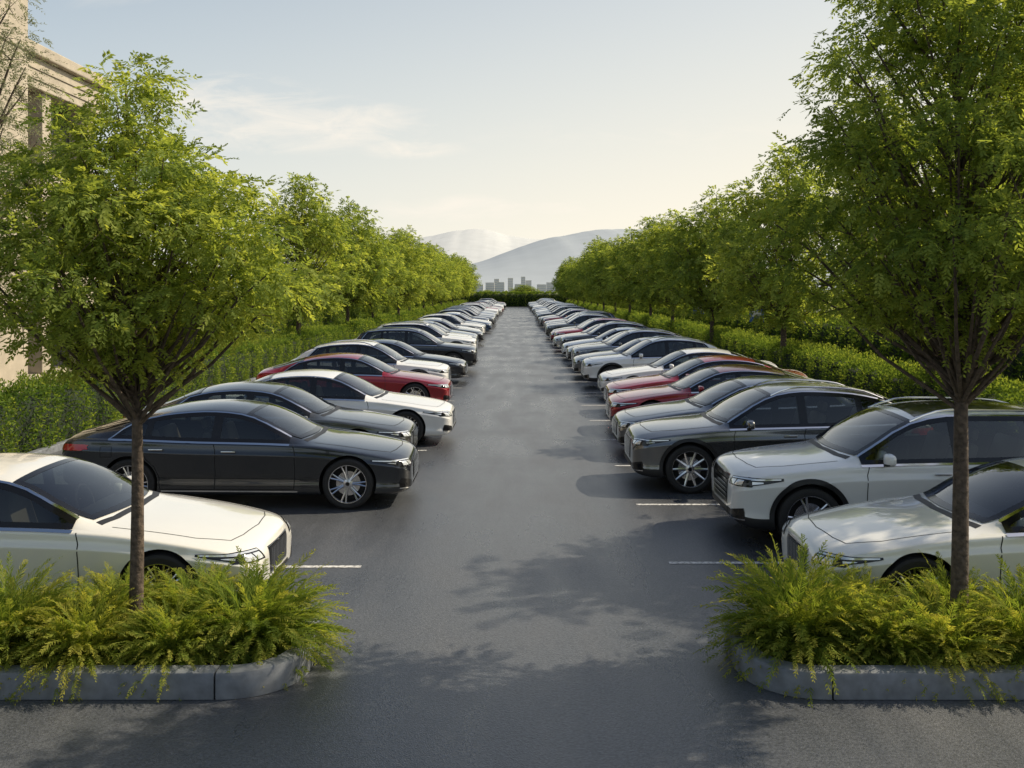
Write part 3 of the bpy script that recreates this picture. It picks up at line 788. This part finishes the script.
def Wp(L): return [(0, .60), (.015, .68), (.04, .745), (.10, .83), (.2, .895), (.35, .94), (.6, .972), (.95, .99), (1.5, 1), (L-1.5, 1), (L-.9, .985), (L-.5, .95), (L-.25, .90), (L-.1, .84), (L-.03, .77), (L, .68)]
SED = dict(L=4.9, W=1.88, H=1.43, R=.345, fa=.88, ra=3.86,
  top=[(0, .60), (.02, .655), (.07, .70), (.18, .745), (.45, .80), (.9, .875), (1.38, .94), (1.46, .96), (1.9, 1.19), (2.2, 1.33), (2.5, 1.405), (2.9, 1.43), (3.3, 1.41), (3.7, 1.335), (4.1, 1.19), (4.33, 1.105), (4.42, 1.085), (4.7, 1.065), (4.82, 1.03), (4.87, .97), (4.9, .88)],
  sh=[(0, .50), (.02, .55), (.07, .60), (.18, .655), (.45, .72), (.9, .80), (1.4, .865), (2.0, .90), (3.0, .925), (4.0, .965), (4.5, .985), (4.75, .97), (4.85, .91), (4.9, .80)],
  bot=[(0, .28), (.05, .22), (.3, .185), (4.2, .20), (4.7, .27), (4.9, .38)], w=Wp(4.9),
  dlo_end=(4.02, 3.72), bp=2.72, cp=3.62, ws=(1.47, 2.27), rs=(3.62, 4.30), doors=(1.62, 2.72, 3.72), hl=[(.48, .545), (.84, .575), (.85, .675), (.54, .655)],
  gr=(.34, .30, .36, .60), tl=[(.40, .80), (.88, .80), (.86, .92), (.36, .90)], hd=(2.5, 3.5), mir=1.88, spokes=10, twin=True, blade=True)
FST = dict(L=4.92, W=1.9, H=1.42, R=.355, fa=.86, ra=3.88,
  top=[(0, .60), (.02, .66), (.07, .71), (.18, .755), (.45, .81), (.9, .885), (1.36, .945), (1.44, .965), (1.9, 1.20), (2.2, 1.335), (2.5, 1.40), (2.85, 1.42), (3.3, 1.395), (3.8, 1.30), (4.3, 1.16), (4.65, 1.06), (4.8, 1.02), (4.88, .95), (4.92, .84)],
  sh=[(0, .50), (.02, .555), (.07, .61), (.18, .665), (.45, .73), (.9, .81), (1.4, .875), (2.0, .905), (3.0, .93), (4.0, .965), (4.5, .97), (4.78, .95), (4.87, .88), (4.92, .76)],
  bot=[(0, .28), (.05, .22), (.3, .19), (4.2, .20), (4.7, .28), (4.92, .40)], w=Wp(4.92),
  dlo_end=(4.15, 3.80), bp=2.70, cp=3.64, ws=(1.45, 2.25), rs=(3.75, 4.55), doors=(1.60, 2.70, 3.72), hl=[(.48, .565), (.84, .585), (.85, .68), (.52, .66)],
  gr=(.36, .30, .34, .58), tl=[(.30, .80), (.88, .82), (.87, .90), (.28, .86)], hd=(2.5, 3.5), mir=1.86, spokes=7, twin=True, blade=True, bars=0)
SUV = dict(L=4.72, W=1.94, H=1.64, R=.375, fa=.86, ra=3.72, gap=.045, lip=.055, clad=6, crown=.07, tum=.36,
  top=[(0, .78), (.02, .85), (.07, .90), (.18, .94), (.45, .985), (.9, 1.035), (1.25, 1.075), (1.32, 1.095), (1.7, 1.33), (2.0, 1.50), (2.25, 1.585), (2.7, 1.635), (3.3, 1.635), (3.9, 1.59), (4.15, 1.55), (4.3, 1.47), (4.47, 1.26), (4.56, 1.15), (4.66, 1.10), (4.70, 1.0), (4.72, .90)],
  sh=[(0, .66), (.02, .72), (.07, .78), (.18, .83), (.45, .89), (.9, .945), (1.3, .985), (2.0, 1.01), (3.0, 1.03), (4.0, 1.06), (4.45, 1.07), (4.6, 1.04), (4.68, .96), (4.72, .84)],
  bot=[(0, .36), (.05, .29), (.3, .23), (4.1, .25), (4.5, .32), (4.72, .42)], w=Wp(4.72),
  dlo_end=(4.30, 4.02), bp=2.60, cp=3.50, ws=(1.33, 2.07), rs=(4.18, 4.52), doors=(1.52, 2.60, 3.58), hl=[(.48, .72), (.85, .735), (.86, .845), (.52, .82)],
  gr=(.42, .36, .46, .80), tl=[(.45, .92), (.88, .92), (.86, 1.02), (.42, 1.02)], hd=(2.38, 3.38), mir=1.74, spokes=5, twin=True, pano=(2.2, 3.7), rails=(2.1, 4.1), bars=0)
CRO = dict(L=4.6, W=1.90, H=1.58, R=.365, fa=.84, ra=3.62, gap=.045, lip=.05, clad=6, crown=.07, tum=.40,
  top=[(0, .74), (.02, .81), (.07, .86), (.18, .90), (.45, .95), (.9, 1.00), (1.22, 1.035), (1.3, 1.055), (1.7, 1.30), (2.0, 1.46), (2.3, 1.55), (2.65, 1.58), (3.2, 1.56), (3.7, 1.48), (4.05, 1.36), (4.3, 1.18), (4.4, 1.10), (4.52, 1.06), (4.57, .98), (4.6, .86)],
  sh=[(0, .62), (.02, .68), (.07, .74), (.18, .79), (.45, .85), (.9, .905), (1.3, .945), (2.0, .97), (3.0, .995), (3.9, 1.03), (4.3, 1.04), (4.48, 1.0), (4.56, .92), (4.6, .80)],
  bot=[(0, .34), (.05, .27), (.3, .22), (4.0, .24), (4.4, .31), (4.6, .40)], w=Wp(4.6),
  dlo_end=(4.05, 3.70), bp=2.55, cp=3.42, ws=(1.31, 2.07), rs=(3.82, 4.28), doors=(1.50, 2.55, 3.5), hl=[(.48, .69), (.84, .705), (.85, .805), (.52, .785)],
  gr=(.38, .30, .44, .74), tl=[(.35, .88), (.87, .88), (.85, .98), (.35, .96)], hd=(2.33, 3.30), mir=1.72, spokes=10, twin=False, rails=(2.1, 3.8))
TYPES = {}
for nm, sp in (('sedan', SED), ('fast', FST), ('suv', SUV), ('cross', CRO)):
    TYPES[nm] = (Car(sp).mesh('car_'+nm), sp['L'])

def put_car(side, yc, fx, typ, col, sc=1.0):
    me, L = TYPES[typ]
    nm = 'parked_suv' if typ in ('suv', 'cross') else 'parked_sedan'
    x = side*(fx+L*sc/2)
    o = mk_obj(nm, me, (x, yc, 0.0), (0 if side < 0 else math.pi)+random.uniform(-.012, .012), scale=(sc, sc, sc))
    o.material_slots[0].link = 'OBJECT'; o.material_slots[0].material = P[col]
cars = [(-1, 9.6, 2.36, 'sedan', 'cream', .98), (-1, 14.35, 1.50, 'fast', 'dark'), (-1, 17.1, 1.80, 'sedan', 'olive'), (-1, 19.8, 1.28, 'sedan', 'white'),
        (-1, 25.2, 1.70, 'fast', 'red'), (-1, 28.2, 1.95, 'cross', 'white'), (-1, 32.2, 1.66, 'sedan', 'black'), (-1, 36.6, 1.50, 'suv', 'black'),
        (1, 9.5, 2.74, 'sedan', 'cream', .97), (1, 12.2, 2.56, 'suv', 'white'), (1, 15.4, 1.76, 'cross', 'grey'), (1, 18.3, 1.84, 'sedan', 'grey'),
        (1, 21.2, 1.98, 'fast', 'red'), (1, 24.1, 2.2, 'sedan', 'red'), (1, 27.2, 2.3, 'sedan', 'white'), (1, 30.6, 2.06, 'cross', 'white')]
for c_ in cars: put_car(*c_)
pal = ['silver', 'dark', 'white', 'grey', 'white', 'blue', 'silver', 'cream', 'black', 'white', 'grey', 'silver', 'olive']
tys = ['sedan', 'cross', 'fast', 'suv', 'sedan', 'cross']
for side, y0 in ((-1, 39.8), (1, 33.8)):
    y = y0; i = 0
    while y < 172:
        put_car(side, y, random.uniform(1.75, 2.15), random.choice(tys), random.choice(pal) if random.random() > .04 else 'red')
        y += 2.9; i += 1

rects = []
Ly = [10.7, 15.72, 18.45, 22.2, 26.7, 30.2, 34.4]; Ry = [10.85, 13.8, 16.85, 19.75, 22.65, 25.65, 28.9, 32.2]
y = 38.2
while y < 172: Ly.append(y); y += 2.9
y = 35.2
while y < 172: Ry.append(y); y += 2.9
for y in Ly: rects.append((-6.9, -1.72, y-.04, y+.04))
for y in Ry: rects.append((1.70, 6.9, y-.04, y+.04))
sheet('parking_line_marking', rects, 0.0, M_LINE)

# ------------------------------------------------------------------ building left
mb = MB()
bx = -14.2; by0, by1 = 8.0, 32.9; zt = 10.2
mb.box(-26, bx-.55, by0+.3, by1-.3, 0, zt-1.2, 2)
for z in (0, 3.1, 6.2): mb.box(-26, bx-.05, by0+.1, by1-.1, z-.02 if z else 0, z+.55, 0, .02)
mb.box(-26.4, bx+.15, by0-.2, by1+.1, zt-1.25, zt-.35, 0, .03)
mb.box(-26.6, bx+.35, by0-.4, by1+.3, zt-.345, zt, 0, .04)
y = by0+.12
while y < by1-.3:
    mb.box(bx-.6, bx+.02, y, y+.55, .56, zt-1.26, 0, .02)
    for zz in (1.2, 1.45, 1.7, 4.2, 4.45, 4.7, 7.3, 7.55, 7.8): mb.box(bx-.50, bx-.45, y+.56, y+2.4, zz, zz+.05, 1)
    y += 2.98
for zz in (zt-1.0, zt-.7): mb.box(bx+.155, bx+.19, by0, by1, zz, zz+.06, 0)
mb.box(bx-1.6, bx+.75, 24.3, 26.7, 0, 15.0, 0, .03)
mb.box(bx-1.7, bx+.9, 24.1, 26.9, 0, .6, 0, .03)
for zz in (3.4, 6.5, 9.6, 12.5): mb.box(bx-1.65, bx+.80, 24.25, 26.75, zz, zz+.12, 0, .02)
b = mk_obj('concrete_building', mesh_py('bld', mb.V, mb.F, [M_CONC, M_WOOD, M_WIN], mb.M))

M_BLUE = simple('sign_blue', (0.03, 0.10, 0.32), 0.4)
for (x, y) in ((11.6, 47), (11.6, 62)):
    mb = MB(); mb.box(-.03, .03, -.03, .03, 0, 2.3, 0, .01); mb.box(-.35, .35, -.055, -.033, 1.5, 2.3, 1, .01); mb.box(-.22, .22, -.062, -.057, 1.75, 2.05, 2)
    mk_obj('information_sign', mesh_py('sign', mb.V, mb.F, [M_CHROME, M_BLUE, M_PLATE], mb.M), (x, y, 0))

# ------------------------------------------------------------------ hills, distant town
def hill(name, y0, dep, pts, col, seed, rough):
    rg = np.random.default_rng(seed); xs = np.linspace(pts[0][0], pts[-1][0], 420); f = pchip(pts); V = []; F = []; ny = 16
    ph = rg.uniform(0, 6, 12)
    for j in range(ny+1):
        v = j/ny; sh_ = math.sin(min(v*1.25, 1)*math.pi/2) if v < .8 else math.cos((v-.8)/.2*math.pi/2*.9)
        for x in xs:
            nz = sum(math.sin(x*(.006*1.55**k)+ph[k]+v*1.2*k)/(1.55**(k*.85)) for k in range(9))
            V.append((x, y0+dep*v, max(f(x)*sh_*(1+rough*nz), -1)-.5))
    m = len(xs)
    for j in range(ny):
        for i in range(m-1): F.append((j*m+i, j*m+i+1, (j+1)*m+i+1, (j+1)*m+i))
    mat = simple(name+'_mat', col, 1.0, spec=0.0, noise=.04, nscale=.01)  # distance haze is painted into the pale blue-grey base colour
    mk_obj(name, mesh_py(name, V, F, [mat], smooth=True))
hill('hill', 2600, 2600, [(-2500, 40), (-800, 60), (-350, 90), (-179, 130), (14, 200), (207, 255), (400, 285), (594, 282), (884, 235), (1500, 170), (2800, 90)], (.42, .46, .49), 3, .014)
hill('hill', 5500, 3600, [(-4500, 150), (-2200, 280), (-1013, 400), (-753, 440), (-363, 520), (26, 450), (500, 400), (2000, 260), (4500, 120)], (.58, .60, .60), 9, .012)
M_FAR = simple('far_wall', (.80, .77, .72), .9, noise=.1); M_FARW = simple('far_win', (.60, .62, .64), .5)  # distance haze painted into both colours: paler walls, low-contrast windows
for i, (x, y, w, h) in enumerate(((-22, 1300, 10, 13), (-9, 1330, 7, 18), (3, 1280, 12, 11), (16, 1350, 8, 16), (-38, 1360, 12, 12), (33, 1300, 12, 10), (-54, 1320, 16, 9), (48, 1340, 14, 13), (-70, 1400, 18, 14), (64, 1320, 12, 9), (9, 1420, 6, 21), (-30, 1430, 7, 19))):
    mb = MB(); mb.box(-w/2, w/2, 0, 10, 0, h, 1)
    for k in range(int(h/3)+1): mb.box(-w/2-.2, w/2+.2, -.2, 10.2, k*3, k*3+1.6, 0)
    mk_obj('distant_building', mesh_py('farb', mb.V, mb.F, [M_FAR, M_FARW], mb.M), (x, y, 0))
for i in range(24):
    x = random.uniform(-220, 220); y = random.uniform(260, 700); s = random.uniform(.8, 1.3)
    mk_obj('deciduous_tree', rowt[i % 3], (x, y, -1.2), i, scale=(s*1.8, s*1.8, s*.6))

# ------------------------------------------------------------------ light
EL, AZ = 42, 71
w = bpy.data.worlds.new("World"); scene.world = w; w.use_nodes = True
nt = w.node_tree; N = nt.nodes.new; Lk = nt.links.new
bg = nt.nodes["Background"]
def math_(op, a, b=None, clamp=False, c_=None):
    n = N("ShaderNodeMath"); n.operation = op; n.use_clamp = clamp
    for i, v in enumerate((a, b, c_)):
        if v is None: continue
        if isinstance(v, (int, float)): n.inputs[i].default_value = v
        else: Lk(v, n.inputs[i])
    return n.outputs[0]
def mixc(f, A, B):
    m = N("ShaderNodeMix"); m.data_type = 'RGBA'
    for k_, v in (("Factor", f), ("A", A), ("B", B)):
        if isinstance(v, tuple): m.inputs[k_].default_value = (*v, 1)
        elif isinstance(v, float): m.inputs[k_].default_value = v
        else: Lk(v, m.inputs[k_])
    return m.outputs["Result"]
e, a = math.radians(EL), math.radians(AZ)
d = Vector((math.sin(a)*math.cos(e), math.cos(a)*math.cos(e), math.sin(e)))
sky = N("ShaderNodeTexSky"); sky.sky_type = 'NISHITA'; sky.sun_disc = False
sky.sun_elevation = math.radians(EL); sky.sun_rotation = math.radians(AZ)
sky.air_density = 1.0; sky.dust_density = 2.0; sky.ozone_density = 1.2
tc = N("ShaderNodeTexCoord"); sep = N("ShaderNodeSeparateXYZ"); Lk(tc.outputs["Generated"], sep.inputs[0])
X, Y, Z = sep.outputs[0], sep.outputs[1], sep.outputs[2]
el_ = math_('MAXIMUM', Z, 0.0)
low = math_('POWER', math_('SUBTRACT', 1.0, el_, True), 2.0)
c1 = mixc(math_('MULTIPLY', low, .8), sky.outputs[0], (5.5, 6.6, 7.2))
hz = math_('POWER', math_('SUBTRACT', 1.0, el_, True), 5.0)
dt = N("ShaderNodeVectorMath"); dt.operation = 'DOT_PRODUCT'; Lk(tc.outputs["Generated"], dt.inputs[0]); dt.inputs[1].default_value = Vector((d.x, d.y, .15)).normalized()
sn = math_('MULTIPLY', math_('ADD', dt.outputs["Value"], -.02), 1.05)
hf_ = math_('ADD', math_('MULTIPLY', hz, 0.9), math_('MULTIPLY', math_('MAXIMUM', sn, -.12), low), True)
c2 = mixc(hf_, c1, (8.6, 8.1, 6.9))
ysafe = math_('MAXIMUM', Y, 0.05); U = math_('DIVIDE', X, ysafe); W_ = math_('DIVIDE', Z, ysafe)
cv = N("ShaderNodeCombineXYZ"); Lk(math_('MULTIPLY', U, 13.0), cv.inputs[0]); Lk(math_('MULTIPLY', W_, 44.0), cv.inputs[1])
ns = N("ShaderNodeTexNoise"); ns.inputs["Scale"].default_value = 1.0; ns.inputs["Detail"].default_value = 10; ns.inputs["Roughness"].default_value = .66; ns.inputs["Distortion"].default_value = .6; Lk(cv.outputs[0], ns.inputs["Vector"])
tot = None
for (u0, v0, sa, sb, g) in ((-.225, .170, .12, .024, 1.0), (-.30, .20, .08, .020, .85), (-.06, .085, .075, .012, .8), (.045, .085, .035, .008, .7), (-.11, .147, .05, .010, .8), (.18, .16, .2, .015, .3), (-.45, .33, .2, .03, .4)):
    q = math_('ADD', math_('POWER', math_('ABSOLUTE', math_('DIVIDE', math_('SUBTRACT', U, u0), sa)), 2.0), math_('POWER', math_('ABSOLUTE', math_('DIVIDE', math_('SUBTRACT', W_, v0), sb)), 2.0))
    mk = math_('MULTIPLY', math_('SUBTRACT', 1.0, math_('MULTIPLY', q, .5), True), g)
    tot = mk if tot is None else math_('MAXIMUM', tot, mk)
cf = math_('MULTIPLY', math_('SUBTRACT', math_('ADD', ns.outputs["Fac"], math_('MULTIPLY', tot, .28)), .54), 3.2, True)
cf = math_('MULTIPLY', cf, math_('MULTIPLY', tot, 1.6, True))
c3 = mixc(math_('MULTIPLY', cf, .65), c2, (8.9, 8.2, 7.2))
Lk(c3, bg.inputs["Color"])
bg.inputs["Strength"].default_value = 0.115
sl = bpy.data.lights.new('sun', 'SUN'); sl.energy = 5.0; sl.angle = math.radians(.5); sl.color = (1, .87, .66)
so = bpy.data.objects.new('sun', sl); COL.objects.link(so)
so.rotation_euler = d.to_track_quat('Z', 'Y').to_euler(); so.location = d*50

# ------------------------------------------------------------------ camera
cd = bpy.data.cameras.new('camera'); cam = bpy.data.objects.new('camera', cd); COL.objects.link(cam)
cam.location = (0, 0, 3.05); cam.rotation_euler = (math.pi/2, 0, 0)
cd.sensor_width = 36; cd.lens = 34.1; cd.shift_y = -94/1024; cd.shift_x = -5/1024; cd.clip_end = 30000
scene.camera = cam
scene.view_settings.view_transform = 'Standard'; scene.view_settings.look = 'None'; scene.view_settings.exposure = 0
